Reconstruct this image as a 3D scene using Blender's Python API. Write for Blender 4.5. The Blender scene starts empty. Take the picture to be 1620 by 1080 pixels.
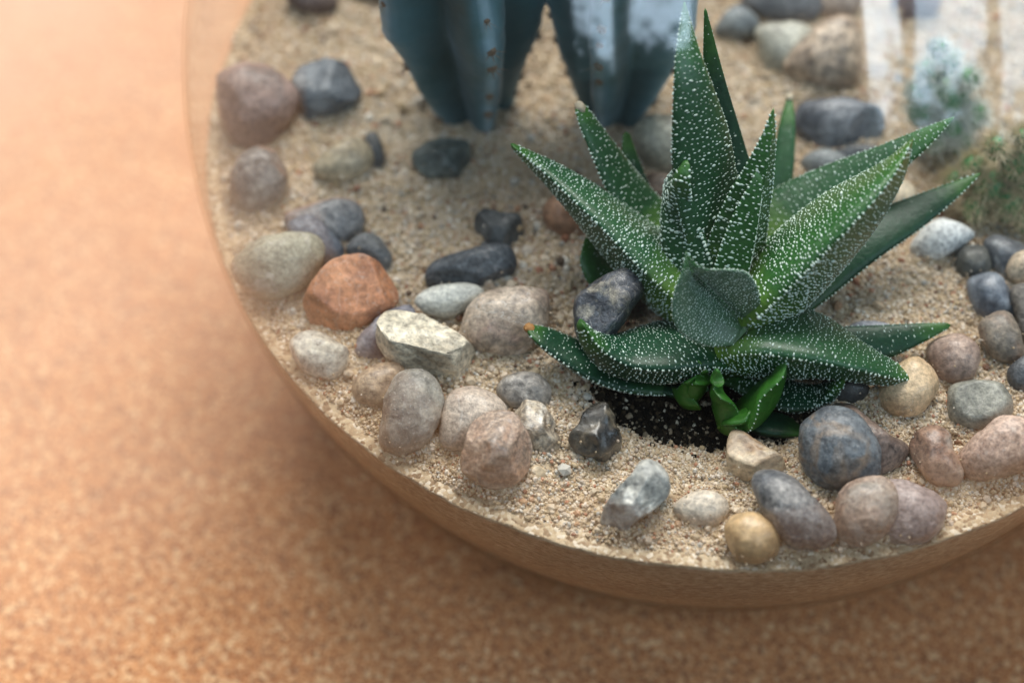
import bpy, math, random
import numpy as np
from mathutils import Vector, Matrix, noise
rng = np.random.default_rng(7)
random.seed(7)
sc = bpy.context.scene
COL = sc.collection

# ------------------------------------------------------------------ camera
LENS = 70.0
FPX = LENS / 36 * 1620
EL, DIST, PAN, TILT, ROLL = math.radians(46.4456), .3792075, math.radians(-8.7599), math.radians(54.3456), math.radians(-.692)
CAM = np.array([0, -DIST * math.cos(EL), DIST * math.sin(EL)])
F = np.array([math.sin(PAN) * math.cos(TILT), math.cos(PAN) * math.cos(TILT), -math.sin(TILT)])
RT = np.cross(F, [0, 0, 1]); RT /= np.linalg.norm(RT); UP = np.cross(RT, F)
RT, UP = RT * math.cos(ROLL) + UP * math.sin(ROLL), UP * math.cos(ROLL) - RT * math.sin(ROLL)
cd = bpy.data.cameras.new('camera'); cam = bpy.data.objects.new('camera', cd); COL.objects.link(cam)
cam.matrix_world = Matrix([[RT[i], UP[i], -F[i], CAM[i]] for i in range(3)] + [[0, 0, 0, 1]])
cd.lens = LENS; cd.sensor_width = 36; cd.clip_start = .01; cd.clip_end = 50
sc.camera = cam
ZS = -.0139          # height of the sand
R = .1               # outer radius of the bowl
RI = .0993           # inner radius


def ray(px, py):
    d = F + (px - 810) / FPX * RT - (py - 540) / FPX * UP
    return d


def at(px, py, z):
    """the point of the place seen at a spot of the photograph, z above the sand"""
    d = ray(px, py)
    return CAM + d * ((ZS + z - CAM[2]) / d[2])


def mpp(P):          # metres per photograph pixel at P
    return float(np.dot(P - CAM, F)) / FPX


cd.dof.use_dof = True
cd.dof.focus_distance = float(np.dot(at(1180, 600, .008) - CAM, F))
cd.dof.aperture_fstop = 6.5

# ------------------------------------------------------------------ light
w = bpy.data.worlds.new('World'); sc.world = w; w.use_nodes = True
bg = w.node_tree.nodes['Background']
bg.inputs[0].default_value = (.90, .92, .96, 1); bg.inputs[1].default_value = .08


def lamp(name, loc, target, sx, sy, power, color, roll=0.0, pane=False):
    ld = bpy.data.lights.new(name, 'AREA'); ld.shape = 'RECTANGLE'; ld.size = sx; ld.size_y = sy
    ld.energy = power; ld.color = color
    o = bpy.data.objects.new(name, ld); COL.objects.link(o)
    q = (Vector(target) - Vector(loc)).to_track_quat('-Z', 'Y')
    o.matrix_world = Matrix.Translation(loc) @ q.to_matrix().to_4x4() @ Matrix.Rotation(roll, 4, 'Z')
    return ld


def window_lamp(name, corners, dist, L, color):
    """a pane of the tall window behind the camera; corners = directions bl, br, tr, tl from the bowl"""
    c = [np.array(v, float) / np.linalg.norm(v) * dist for v in corners]
    cen = sum(c) / 4
    X = (c[1] - c[0] + c[2] - c[3]) / 2; Y = (c[3] - c[0] + c[2] - c[1]) / 2
    sx = np.linalg.norm(X); X = X / sx
    Y = Y - X * np.dot(X, Y); sy = np.linalg.norm(Y); Y = Y / sy
    Z = np.cross(X, Y)
    if np.dot(Z, cen) < 0:
        X = -X; Z = -Z
    ld = bpy.data.lights.new(name, 'AREA'); ld.shape = 'RECTANGLE'; ld.size = sx; ld.size_y = sy
    ld.energy = L * sx * sy * math.pi; ld.color = color
    o = bpy.data.objects.new(name, ld); COL.objects.link(o)
    o.matrix_world = Matrix([[X[i], Y[i], Z[i], cen[i]] for i in range(3)] + [[0, 0, 0, 1]])
    ld.use_nodes = True          # bare branches and foliage outside break up the lower part of the panes
    nt = ld.node_tree; em = nt.nodes['Emission']
    g = nt.nodes.new('ShaderNodeNewGeometry')
    n = nt.nodes.new('ShaderNodeTexNoise'); n.inputs['Scale'].default_value = 9; n.inputs['Detail'].default_value = 7
    n.inputs['Roughness'].default_value = .65
    nt.links.new(g.outputs['Position'], n.inputs['Vector'])
    sx_ = nt.nodes.new('ShaderNodeSeparateXYZ'); nt.links.new(g.outputs['Position'], sx_.inputs[0])
    m1 = nt.nodes.new('ShaderNodeMapRange'); nt.links.new(sx_.outputs[2], m1.inputs[0])
    zb, zt = cen[2] - Y[2] * sy / 2, cen[2] + Y[2] * sy / 2
    zb, zt = min(zb, zt), max(zb, zt)
    m1.inputs[1].default_value = zb; m1.inputs[2].default_value = zb + (zt - zb) * .75
    m1.inputs[3].default_value = -.18; m1.inputs[4].default_value = .25
    ad = nt.nodes.new('ShaderNodeMath'); ad.operation = 'ADD'
    nt.links.new(n.outputs[0], ad.inputs[0]); nt.links.new(m1.outputs[0], ad.inputs[1])
    rr = nt.nodes.new('ShaderNodeValToRGB'); nt.links.new(ad.outputs[0], rr.inputs[0])
    rr.color_ramp.elements[0].position = .44; rr.color_ramp.elements[0].color = (.02, .03, .025, 1)
    rr.color_ramp.elements[1].position = .60; rr.color_ramp.elements[1].color = (1, 1, 1, 1)
    nt.links.new(rr.outputs[0], em.inputs['Color'])
    return ld


def refl(px, py):
    """direction in which the outer glass mirrors the place at that spot"""
    d = ray(px, py); d = d / np.linalg.norm(d)
    b = np.dot(d, CAM); t = -b - math.sqrt(b * b - (np.dot(CAM, CAM) - R * R))
    n = (CAM + t * d) / R
    return d - 2 * n * np.dot(d, n)


DAY = (.62, .81, 1.0)
WL = 5.0
for k_, q in enumerate(([(1362, 235), (1408, 225), (1412, -40), (1352, -40)],
          [(1432, 210), (1535, 215), (1542, -40), (1430, -40)],
          [(1565, 230), (1640, 225), (1640, -20), (1562, -20)],
          [(945, 130), (985, 120), (968, -60), (890, -60)],
          [(1003, 110), (1082, 110), (1110, -60), (998, -60)])):
    window_lamp('window_light', [refl(*a) for a in q], 1.5, WL * (1.6, 1.25, 1.05, 1.4, 1.6)[k_], DAY)
lamp('skylight', (-.10, 1.05, 1.65), (0, 0, -.03), 1.5, 1.2, 75, (1.0, .975, .94))
lamp('side_light', (-1.4, .7, 1.2), (0, 0, -.03), .6, .8, 7, (.92, .96, 1.0))

sc.view_settings.view_transform = 'Standard'; sc.view_settings.look = 'None'
sc.view_settings.exposure = 0.0; sc.view_settings.gamma = 1
cy = sc.cycles
cy.max_bounces = 10; cy.diffuse_bounces = 4; cy.glossy_bounces = 4; cy.transmission_bounces = 6
cy.transparent_max_bounces = 24; cy.caustics_reflective = False; cy.caustics_refractive = False
cy.use_denoising = True; cy.sample_clamp_indirect = 6
cy.blur_glossy = .5


# ------------------------------------------------------------------ helpers
def lin(c, g=1.0):
    r = []
    for v in c[:3]:
        v = v / 255
        v = v / 12.92 if v <= .04045 else ((v + .055) / 1.055) ** 2.4
        r.append(min(.9, v * g))
    return (*r, 1)


def tag(o, label=None, cat=None, group=None, kind=None):
    if label: o['label'] = label
    if cat: o['category'] = cat
    if group: o['group'] = group
    if kind: o['kind'] = kind
    return o


def empty(name, loc):
    o = bpy.data.objects.new(name, None); COL.objects.link(o); o.location = Vector(loc)
    o.empty_display_size = .01
    return o


def mesh_np(name, V, Fc, mat, parent=None, smooth=True, origin=None, attrs=None):
    """V (n,3) world coordinates, Fc (m,3 or 4) index array"""
    V = np.asarray(V, dtype=np.float64)
    if origin is None: origin = V.mean(0)
    origin = np.asarray(origin, float)
    me = bpy.data.meshes.new(name)
    if isinstance(Fc, np.ndarray):
        k = Fc.shape[1]; m = len(Fc)
        me.vertices.add(len(V)); me.vertices.foreach_set('co', (V - origin).astype(np.float32).ravel())
        me.loops.add(m * k); me.loops.foreach_set('vertex_index', Fc.astype(np.int32).ravel())
        me.polygons.add(m); me.polygons.foreach_set('loop_start', np.arange(0, m * k, k, dtype=np.int32))
        me.update(calc_edges=True)
    else:
        me.from_pydata([tuple(v) for v in (V - origin)], [], Fc)
    if smooth: me.polygons.foreach_set('use_smooth', np.ones(len(me.polygons), dtype=bool))
    if attrs:
        for nme, arr in attrs.items():
            a = me.attributes.new(nme, 'FLOAT', 'POINT'); a.data.foreach_set('value', np.asarray(arr, dtype=np.float32))
    me.materials.append(mat)
    me.validate()
    o = bpy.data.objects.new(name, me); COL.objects.link(o)
    if parent is not None:
        o.parent = parent
        pl = Vector(parent.location); pp = parent.parent
        while pp is not None:
            pl = pl + Vector(pp.location); pp = pp.parent
        o.location = Vector(origin) - pl
    else:
        o.location = Vector(origin)
    return o


def ico(sub):
    import bmesh
    bm = bmesh.new(); bmesh.ops.create_icosphere(bm, subdivisions=sub, radius=1)
    V = np.array([v.co[:] for v in bm.verts]); Fc = np.array([[v.index for v in f.verts] for f in bm.faces]); bm.free()
    return V, Fc


ICO1, ICO3, ICO4, ICO5 = ico(1), ico(3), ico(4), ico(5)


def node(nt, typ, **kw):
    n = nt.nodes.new(typ)
    for k, v in kw.items():
        if k.startswith('_'): setattr(n, k[1:], v)
        else: n.inputs[k.replace('__', ' ')].default_value = v
    return n


def new_mat(name):
    m = bpy.data.materials.new(name); m.use_nodes = True
    return m, m.node_tree, m.node_tree.nodes['Principled BSDF'], m.node_tree.links.new


def ramp(nt, fac, stops, interp='LINEAR'):
    r = nt.nodes.new('ShaderNodeValToRGB'); e = r.color_ramp.elements; r.color_ramp.interpolation = interp
    e[0].position, e[0].color = stops[0][0], stops[0][1]
    e[1].position, e[1].color = stops[-1][0], stops[-1][1]
    for p, c in stops[1:-1]:
        x = e.new(p); x.color = c
    nt.links.new(fac, r.inputs[0])
    return r.outputs[0]


def mixc(nt, fac, a, b, mode='MIX'):
    m = nt.nodes.new('ShaderNodeMix'); m.data_type = 'RGBA'; m.blend_type = mode
    for s, v in ((0, fac), (6, a), (7, b)):
        if isinstance(v, (int, float, tuple)): m.inputs[s].default_value = v
        else: nt.links.new(v, m.inputs[s])
    return m.outputs[2]


# ------------------------------------------------------------------ table (the ground)
def table_material():
    m, nt, b, L = new_mat('granular_terracotta')
    tc = node(nt, 'ShaderNodeTexCoord')
    n1 = node(nt, 'ShaderNodeTexNoise', Scale=1500, Detail=3, Roughness=.75); L(tc.outputs['Object'], n1.inputs['Vector'])
    n2 = node(nt, 'ShaderNodeTexNoise', Scale=42, Detail=5, Roughness=.6); L(tc.outputs['Object'], n2.inputs['Vector'])
    n3 = node(nt, 'ShaderNodeTexVoronoi', Scale=1050); L(tc.outputs['Object'], n3.inputs['Vector'])
    c1 = ramp(nt, n1.outputs[0], [(.42, lin((112, 56, 22))), (.5, lin((190, 124, 72))), (.58, lin((244, 200, 150)))])
    sp = node(nt, 'ShaderNodeSeparateColor'); L(n3.outputs['Color'], sp.inputs[0])
    c3 = ramp(nt, sp.outputs[0], [(0, lin((98, 46, 18))), (.3, lin((180, 110, 56))), (.75, lin((208, 142, 84))), (1, lin((248, 212, 164)))])
    c = mixc(nt, .5, c1, c3)
    c2 = ramp(nt, n2.outputs[0], [(.32, (.90, .86, .83, 1)), (.68, (1.06, 1.06, 1.07, 1))])
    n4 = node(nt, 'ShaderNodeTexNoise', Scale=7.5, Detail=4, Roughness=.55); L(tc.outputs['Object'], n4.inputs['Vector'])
    # pinkish stone tone and a painted light gradient, paler at far left, uneven outline
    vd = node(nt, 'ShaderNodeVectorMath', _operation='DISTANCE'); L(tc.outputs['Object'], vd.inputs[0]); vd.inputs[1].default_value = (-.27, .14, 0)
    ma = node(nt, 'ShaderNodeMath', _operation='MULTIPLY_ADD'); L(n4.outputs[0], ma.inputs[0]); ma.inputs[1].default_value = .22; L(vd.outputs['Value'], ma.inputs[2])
    paled = ramp(nt, ma.outputs[0], [(.20, (.72, .72, .72, 1)), (.41, (.06, .06, .06, 1))])
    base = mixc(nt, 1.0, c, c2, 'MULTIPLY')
    L(mixc(nt, paled, base, lin((224, 190, 168))), b.inputs['Base Color'])
    b.inputs['Roughness'].default_value = .6; b.inputs['Specular IOR Level'].default_value = .18
    bp = node(nt, 'ShaderNodeBump', Strength=.6, Distance=.0006); L(n1.outputs[0], bp.inputs['Height']); L(bp.outputs[0], b.inputs['Normal'])
    return m


ZG = -.0738
# thick stone ledge; rounded front edge and floor, unseen, added to darken glass reflections
prof = [(2.6, ZG)] + [(y, ZG) for y in np.linspace(2.0, -.15, 40)]
prof += [(-.158 - .008 * math.sin(t), ZG - .008 + .008 * math.cos(t)) for t in np.linspace(.1, math.pi / 2, 7)] + [(-.166, ZG - .05), (2.6, ZG - .05)]
xs = np.linspace(-2.6, 2.6, 53)
V = np.array([(x, y, z) for y, z in prof for x in xs]); ii = np.arange(len(V)).reshape(len(prof), 53)
A, B = ii, np.roll(ii, -1, 0)
Q = np.stack([A[:, :-1].ravel(), A[:, 1:].ravel(), B[:, 1:].ravel(), B[:, :-1].ravel()], 1)
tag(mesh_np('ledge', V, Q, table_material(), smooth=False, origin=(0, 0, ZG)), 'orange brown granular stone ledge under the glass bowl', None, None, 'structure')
fm, fnt, fb, fL = new_mat('added_dark_floor')
fn = node(fnt, 'ShaderNodeTexNoise', Scale=4, Detail=5); fL(ramp(fnt, fn.outputs[0], [(.3, (.05, .045, .04, 1)), (.7, (.09, .08, .07, 1))]), fb.inputs['Base Color']); fb.inputs['Roughness'].default_value = .7
tag(mesh_np('floor', [(-6, -6, -.85), (6, -6, -.85), (6, 6, -.85), (-6, 6, -.85)], [(0, 1, 2, 3)], fm, smooth=False), 'unseen dark floor added far below the ledge to darken the glass reflections', None, None, 'structure')


# ------------------------------------------------------------------ glass bowl
def glass_material():
    m, nt, b, L = new_mat('clear_glass'); nt.nodes.remove(b)
    out = nt.nodes['Material Output']
    lw = node(nt, 'ShaderNodeLayerWeight', Blend=.5)
    pw = node(nt, 'ShaderNodeMath', _operation='POWER'); L(lw.outputs['Facing'], pw.inputs[0]); pw.inputs[1].default_value = 4.2
    ml = node(nt, 'ShaderNodeMath', _operation='MULTIPLY_ADD'); L(pw.outputs[0], ml.inputs[0]); ml.inputs[1].default_value = .42; ml.inputs[2].default_value = .034
    tr = node(nt, 'ShaderNodeBsdfTransparent')
    # the wall is seen thicker (and so a little stained) where the view grazes it
    p2 = node(nt, 'ShaderNodeMath', _operation='POWER'); L(lw.outputs['Facing'], p2.inputs[0]); p2.inputs[1].default_value = 5
    L(mixc(nt, p2.outputs[0], (.985, .99, .985, 1), (.90, .87, .82, 1)), tr.inputs[0])
    gl = node(nt, 'ShaderNodeBsdfGlossy', Roughness=.06); gl.inputs['Color'].default_value = (1, 1, 1, 1)
    tc = node(nt, 'ShaderNodeTexCoord')
    n = node(nt, 'ShaderNodeTexNoise', Scale=26, Detail=2); L(tc.outputs['Object'], n.inputs['Vector'])
    bp = node(nt, 'ShaderNodeBump', Strength=.10, Distance=.001); L(n.outputs[0], bp.inputs['Height']); L(bp.outputs[0], gl.inputs['Normal'])
    mx = node(nt, 'ShaderNodeMixShader'); L(ml.outputs[0], mx.inputs[0]); L(tr.outputs[0], mx.inputs[1]); L(gl.outputs[0], mx.inputs[2])
    L(mx.outputs[0], out.inputs['Surface'])
    return m


def bowl():
    prof = []
    a0, a1 = math.asin(ZG / R + .0), math.radians(62)
    a0 = math.asin((ZG + .0002) / R)
    prof.append((0.0001, ZG + .0006)); prof.append((R * math.cos(a0) * .93, ZG + .0002))
    for a in np.linspace(a0, a1, 90): prof.append((R * math.cos(a), R * math.sin(a)))
    rl, zl = prof[-1]
    for k in range(1, 8):
        t = math.pi * k / 8
        # rounded lip
        ri, zi = RI * math.cos(a1), RI * math.sin(a1)
        cx, cz = (rl + ri) / 2, (zl + zi) / 2
        dx, dz = (rl - ri) / 2, (zl - zi) / 2
        tx, tz = -math.sin(a1), math.cos(a1)
        rr = math.hypot(dx, dz)
        prof.append((cx + dx * math.cos(t) + tx * rr * math.sin(t), cz + dz * math.cos(t) + tz * rr * math.sin(t)))
    b0 = math.asin((ZG + .003) / RI)
    for a in np.linspace(a1, b0, 90): prof.append((RI * math.cos(a), RI * math.sin(a)))
    prof.append((0.0001, ZG + .003))
    prof = np.array(prof); n = 200
    th = np.linspace(0, 2 * math.pi, n, endpoint=False)
    V = np.stack([prof[:, None, 0] * np.cos(th), prof[:, None, 0] * np.sin(th), np.repeat(prof[:, 1:2], n, 1)], 2).reshape(-1, 3)
    i = np.arange(len(prof) * n).reshape(len(prof), n)
    A, B = i[:-1], i[1:]
    Q = np.stack([A.ravel(), np.roll(A, -1, 1).ravel(), np.roll(B, -1, 1).ravel(), B.ravel()], 1)
    o = mesh_np('glass_bowl', V, Q, glass_material(), origin=(0, 0, ZG))
    tag(o, 'large round clear glass terrarium bowl half filled with sand on the orange surface', 'glass bowl')


bowl()


# ------------------------------------------------------------------ sand
PLANT = at(1150, 545, .0)
SOIL = at(1090, 645, 0)


def fbm(x, y, s, seed=0.0, o=3):
    return noise.fractal(Vector((x * s + seed, y * s - seed, seed * .7)), .8, 2.1, o)


def sand_h(x, y):
    h = .0011 * fbm(x, y, 55, 3.1, 3) + .0007 * fbm(x, y, 230, 9.2, 3)
    d = math.hypot((x - SOIL[0]) / .021, (y - SOIL[1]) / .0095)
    h -= .0022 * math.exp(-d * d * 1.2)
    h += .0016 * math.exp(-((x - PLANT[0]) ** 2 + (y - PLANT[1] - .012) ** 2) / .03 ** 2)
    return h


def heap(X, Y):
    """sand banked up against the stones"""
    X = np.asarray(X, float); Y = np.asarray(Y, float); h = np.zeros_like(X)
    for x, y, q in HEAPS:
        if q < .0015: continue
        d = np.hypot(X - x, Y - y) / q
        h = np.maximum(h, .24 * q * np.exp(-((d - .85) / .42) ** 2))
    return h


def sand_material(name, wall):
    m, nt, b, L = new_mat(name)
    tc = node(nt, 'ShaderNodeTexCoord')
    if wall:
        mp = node(nt, 'ShaderNodeMapping'); L(tc.outputs['Object'], mp.inputs[0]); mp.inputs['Scale'].default_value = (1, 1, 2.2)
        n1 = node(nt, 'ShaderNodeTexNoise', Scale=620, Detail=6, Roughness=.8); L(mp.outputs[0], n1.inputs['Vector'])
        n2 = node(nt, 'ShaderNodeTexNoise', Scale=40, Detail=3); L(mp.outputs[0], n2.inputs['Vector'])
        c = ramp(nt, n1.outputs[0], [(.33, lin((140, 112, 84))), (.5, lin((198, 170, 136))), (.66, lin((228, 208, 180)))])
        c2 = ramp(nt, n2.outputs[0], [(.3, (.76, .74, .72, 1)), (.7, (1.12, 1.10, 1.08, 1))])
        L(mixc(nt, 1.0, c, c2, 'MULTIPLY'), b.inputs['Base Color'])
        L(n1.outputs[0], (bp := node(nt, 'ShaderNodeBump', Strength=.35, Distance=.0004)).inputs['Height'])
    else:
        n1 = node(nt, 'ShaderNodeTexVoronoi', Scale=1500); L(tc.outputs['Object'], n1.inputs['Vector'])
        sp = node(nt, 'ShaderNodeSeparateColor'); L(n1.outputs['Color'], sp.inputs[0])
        c = ramp(nt, sp.outputs[0], [(0, lin((120, 96, 72))), (.3, lin((178, 154, 124))), (.75, lin((200, 180, 150))), (1, lin((226, 212, 192)))])
        L(c, b.inputs['Base Color'])
        L(n1.outputs['Distance'], (bp := node(nt, 'ShaderNodeBump', Strength=.5, Distance=.0003)).inputs['Height']); bp.invert = True
    L(bp.outputs[0], b.inputs['Normal'])
    b.inputs['Roughness'].default_value = .8
    return m


def sand_bed():
    RS = RI - .0002
    nt_, nr = 520, 150
    th = np.linspace(0, 2 * math.pi, nt_, endpoint=False)
    top = np.zeros((nr, nt_, 3)); rim = []
    for j, t in enumerate(th):
        c, s = math.cos(t), math.sin(t)
        r0 = math.sqrt(RS ** 2 - ZS ** 2)
        zr = ZS + .0009 * fbm(c * r0, s * r0, 60, 1.7, 3) + .0008 * fbm(c * r0, s * r0, 400, 4.7, 2)
        rr = math.sqrt(RS ** 2 - zr ** 2); rim.append((rr, zr))
        for k in range(nr):
            f = (k + .3) / (nr - 1); f = min(f, 1.0)
            r = rr * f; bl = max(0, (f - .95) / .05)
            z = (ZS + sand_h(r * c, r * s)) * (1 - bl) + zr * bl
            top[k, j] = (r * c, r * s, z)
    top[:-8, :, 2] += heap(top[:-8, :, 0], top[:-8, :, 1])
    rim = np.array(rim)
    zb = ZG + .0034
    rows = []
    for k in range(1, 40):
        f = k / 39
        a = np.arcsin(rim[:, 1] / RS) * (1 - f) + math.asin(zb / RS) * f
        rows.append(np.stack([RS * np.cos(a) * np.cos(th), RS * np.cos(a) * np.sin(th), RS * np.sin(a)], 1))
    V = np.concatenate([top.reshape(-1, 3), np.array(rows).reshape(-1, 3), [[0, 0, top[0, 0, 2]], [0, 0, zb]]])
    n = nr + len(rows); i = np.arange(n * nt_).reshape(n, nt_)
    A, B = i[:-1], i[1:]
    Q = np.stack([A.ravel(), B.ravel(), np.roll(B, -1, 1).ravel(), np.roll(A, -1, 1).ravel()], 1)
    o = mesh_np('sand', V, Q, sand_material('sand_top', False), origin=(0, 0, ZS))
    o.data.materials.append(sand_material('sand_against_glass', True))
    mi = np.zeros(len(Q), dtype=np.int32); mi[(nr - 1) * nt_:] = 1
    o.data.polygons.foreach_set('material_index', mi)
    tag(o, 'pale yellow sand filling the lower half of the glass bowl', None, None, 'stuff')




def grain_material():
    m, nt, b, L = new_mat('sand_grain')
    a = node(nt, 'ShaderNodeAttribute', _attribute_name='rnd', _attribute_type='INSTANCER')
    c = ramp(nt, a.outputs['Fac'], [(0, lin((84, 72, 58))), (.025, lin((146, 100, 76))), (.045, lin((184, 130, 102))), (.08, lin((178, 156, 122))),
                                    (.35, lin((190, 169, 142))), (.6, lin((208, 190, 165))), (.8, lin((190, 172, 154))), (.9, lin((232, 222, 206))), (1, lin((150, 148, 142)))])
    L(c, b.inputs['Base Color']); b.inputs['Roughness'].default_value = .5
    b.inputs['Subsurface Weight'].default_value = .0
    return m


def scatter(name, pts, size, rnd, mat, label):
    me = bpy.data.meshes.new(name)
    me.vertices.add(len(pts)); me.vertices.foreach_set('co', pts.astype(np.float32).ravel())
    a = me.attributes.new('rnd', 'FLOAT', 'POINT'); a.data.foreach_set('value', rnd.astype(np.float32))
    a = me.attributes.new('gs', 'FLOAT_VECTOR', 'POINT'); a.data.foreach_set('vector', size.astype(np.float32).ravel())
    a = me.attributes.new('gr', 'FLOAT_VECTOR', 'POINT'); a.data.foreach_set('vector', (rng.random((len(pts), 3)) * 6.28).astype(np.float32).ravel())
    o = bpy.data.objects.new(name, me); COL.objects.link(o)
    g = bpy.data.node_groups.new(name, 'GeometryNodeTree')
    g.interface.new_socket('Geometry', in_out='INPUT', socket_type='NodeSocketGeometry')
    g.interface.new_socket('Geometry', in_out='OUTPUT', socket_type='NodeSocketGeometry')
    gi, go = g.nodes.new('NodeGroupInput'), g.nodes.new('NodeGroupOutput')
    ic = g.nodes.new('GeometryNodeMeshIcoSphere'); ic.inputs['Radius'].default_value = 1; ic.inputs['Subdivisions'].default_value = 1
    sm = g.nodes.new('GeometryNodeSetMaterial'); sm.inputs['Material'].default_value = mat
    ip = g.nodes.new('GeometryNodeInstanceOnPoints')
    def na(n, t):
        x = g.nodes.new('GeometryNodeInputNamedAttribute'); x.data_type = t; x.inputs['Name'].default_value = n
        return [s for s in x.outputs if s.enabled and s.name == 'Attribute'][0]
    l = g.links.new
    l(gi.outputs[0], ip.inputs['Points']); l(ic.outputs[0], sm.inputs[0]); l(sm.outputs[0], ip.inputs['Instance'])
    l(na('gs', 'FLOAT_VECTOR'), ip.inputs['Scale'])
    er = g.nodes.new('FunctionNodeEulerToRotation'); l(na('gr', 'FLOAT_VECTOR'), er.inputs[0]); l(er.outputs[0], ip.inputs['Rotation'])
    l(ip.outputs[0], go.inputs[0])
    md = o.modifiers.new('grains', 'NODES'); md.node_group = g
    me.materials.append(mat)
    tag(o, label, None, None, 'stuff')
    return o


def grains():
    N = 300000
    X = rng.uniform(-.096, .096, N); Y = rng.uniform(-.096, .096, N)
    k = np.hypot(X, Y) < .0958
    X, Y = X[k], Y[k]
    # keep what the frame can see and a margin round it
    P = np.stack([X, Y, np.full(len(X), ZS)], 1) - CAM
    dz = P @ F; u = (P @ RT) / dz * FPX + 810; v = -(P @ UP) / dz * FPX + 540
    k = (u > 150) & (u < 1800) & (v > -160)
    X, Y = X[k], Y[k]
    ds = np.hypot((X - SOIL[0]) / .017, (Y - SOIL[1]) / .0068)
    k = rng.random(len(X)) < np.clip((ds - .75) * 3, .05, 1)
    X, Y = X[k], Y[k]
    H = np.array([sand_h(x, y) for x, y in zip(X.tolist(), Y.tolist())]) + heap(X, Y)
    s = np.exp(rng.normal(-8.30, .36, len(X)))      # about 0.24 mm
    # coarse fragments come in drifts, some parts of the sand are finer
    dr = np.array([noise.noise(Vector((x * 40, y * 40, 2.2))) for x, y in zip(X.tolist(), Y.tolist())])
    s = s * (1 + .35 * dr)
    big = rng.random(len(X)) < .02; s[big] *= rng.uniform(1.3, 2.6, big.sum())
    size = np.stack([s, s * rng.uniform(.6, 1.2, len(s)), s * rng.uniform(.6, 1.1, len(s))], 1)
    rnd = rng.random(len(X))
    rnd[big] = rng.random(big.sum()) ** 1.3
    Z = ZS + H + rng.uniform(-.4, .7, len(s)) * s
    pts = np.stack([X, Y, Z], 1)
    k = np.linalg.norm(pts, axis=1) < RI - .0004
    scatter('sand_grains', pts[k], size[k], rnd[k], grain_material(), 'loose pale and reddish grains lying over the sand in the bowl')




# ------------------------------------------------------------------ stones
def stone_material(c1, c2, c3=None, scale=120, rough=.5, speck=.0, vein=0.0, coat=.0, seed=0, stripe=0):
    m, nt, b, L = new_mat('stone_surface')
    rv = random.Random(seed * 7 + 3); scale = scale * rv.uniform(.65, 1.9); kx = rv.uniform(.7, 1.35)
    tc = node(nt, 'ShaderNodeTexCoord'); mp = node(nt, 'ShaderNodeMapping'); L(tc.outputs['Object'], mp.inputs[0])
    mp.inputs['Location'].default_value = (seed * 3.17, seed * 1.3, -seed * 2.1)
    if stripe: mp.inputs['Scale'].default_value = (1, .5, 4); mp.inputs['Rotation'].default_value = (.5, .4, .2)
    n1 = node(nt, 'ShaderNodeTexNoise', Scale=scale, Detail=7, Roughness=.62, Distortion=.4); L(mp.outputs[0], n1.inputs['Vector'])
    n2 = node(nt, 'ShaderNodeTexNoise', Scale=700 * rv.uniform(.8, 2.0), Detail=5, Roughness=.7); L(mp.outputs[0], n2.inputs['Vector'])
    def sc_(c, g):
        q = lin(c); l = .3 * q[0] + .6 * q[1] + .1 * q[2]
        return ((q[0] * .8 + l * .2) * g, (q[1] * .8 + l * .2) * g, (q[2] * .78 + l * .2) * g, 1)
    a, b_ = sc_(c1, .80), sc_(c2, 1.08)
    col = ramp(nt, n1.outputs[0], [(.36, a), (.62, b_)])
    if c3:
        n4 = node(nt, 'ShaderNodeTexNoise', Scale=scale * .8, Detail=5, Roughness=.6, Distortion=.8); L(mp.outputs[0], n4.inputs['Vector'])
        mp2 = node(nt, 'ShaderNodeVectorMath', _operation='ADD'); L(mp.outputs[0], mp2.inputs[0]); mp2.inputs[1].default_value = (5, 7, 3)
        L(mp2.outputs[0], n4.inputs['Vector'])
        f = ramp(nt, n4.outputs[0], [(.52, (0, 0, 0, 1)), (.66, (1, 1, 1, 1))])
        col = mixc(nt, f, col, sc_(c3, .9))
    g = ramp(nt, n2.outputs[0], [(.33, (1 - .5 * kx, 1 - .5 * kx, 1 - .49 * kx, 1)), (.5, (1, 1, 1, 1)), (.68, (1 + .5 * kx, 1 + .47 * kx, 1 + .42 * kx, 1))])
    col = mixc(nt, 1.0, col, g, 'MULTIPLY')
    if speck:
        v = node(nt, 'ShaderNodeTexNoise', Scale=scale * 16, Detail=1); L(mp.outputs[0], v.inputs['Vector'])
        f = ramp(nt, v.outputs[0], [(.62, (0, 0, 0, 1)), (.70, (speck, speck, speck, 1))])
        col = mixc(nt, f, col, (.62, .60, .56, 1))
    if vein:
        n5 = node(nt, 'ShaderNodeTexNoise', Scale=scale * .7, Detail=4, Distortion=1.2); L(mp.outputs[0], n5.inputs['Vector'])
        f = ramp(nt, n5.outputs[0], [(.490, (0, 0, 0, 1)), (.5, (vein, vein, vein, 1)), (.508, (0, 0, 0, 1))])
        col = mixc(nt, f, col, (.75, .70, .64, 1))
    L(col, b.inputs['Base Color'])
    rr = ramp(nt, n2.outputs[0], [(.3, (rough * 1.2,) * 3 + (1,)), (.7, (rough * .8,) * 3 + (1,))]); L(rr, b.inputs['Roughness'])
    b.inputs['Coat Weight'].default_value = coat; b.inputs['Coat Roughness'].default_value = .22
    bp = node(nt, 'ShaderNodeBump', Strength=.6, Distance=.0004); L(n2.outputs[0], bp.inputs['Height'])
    bp2 = node(nt, 'ShaderNodeBump', Strength=.4, Distance=.0012); L(n1.outputs[0], bp2.inputs['Height']); L(bp.outputs[0], bp2.inputs['Normal'])
    L(bp2.outputs[0], b.inputs['Normal'])
    return m


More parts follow.
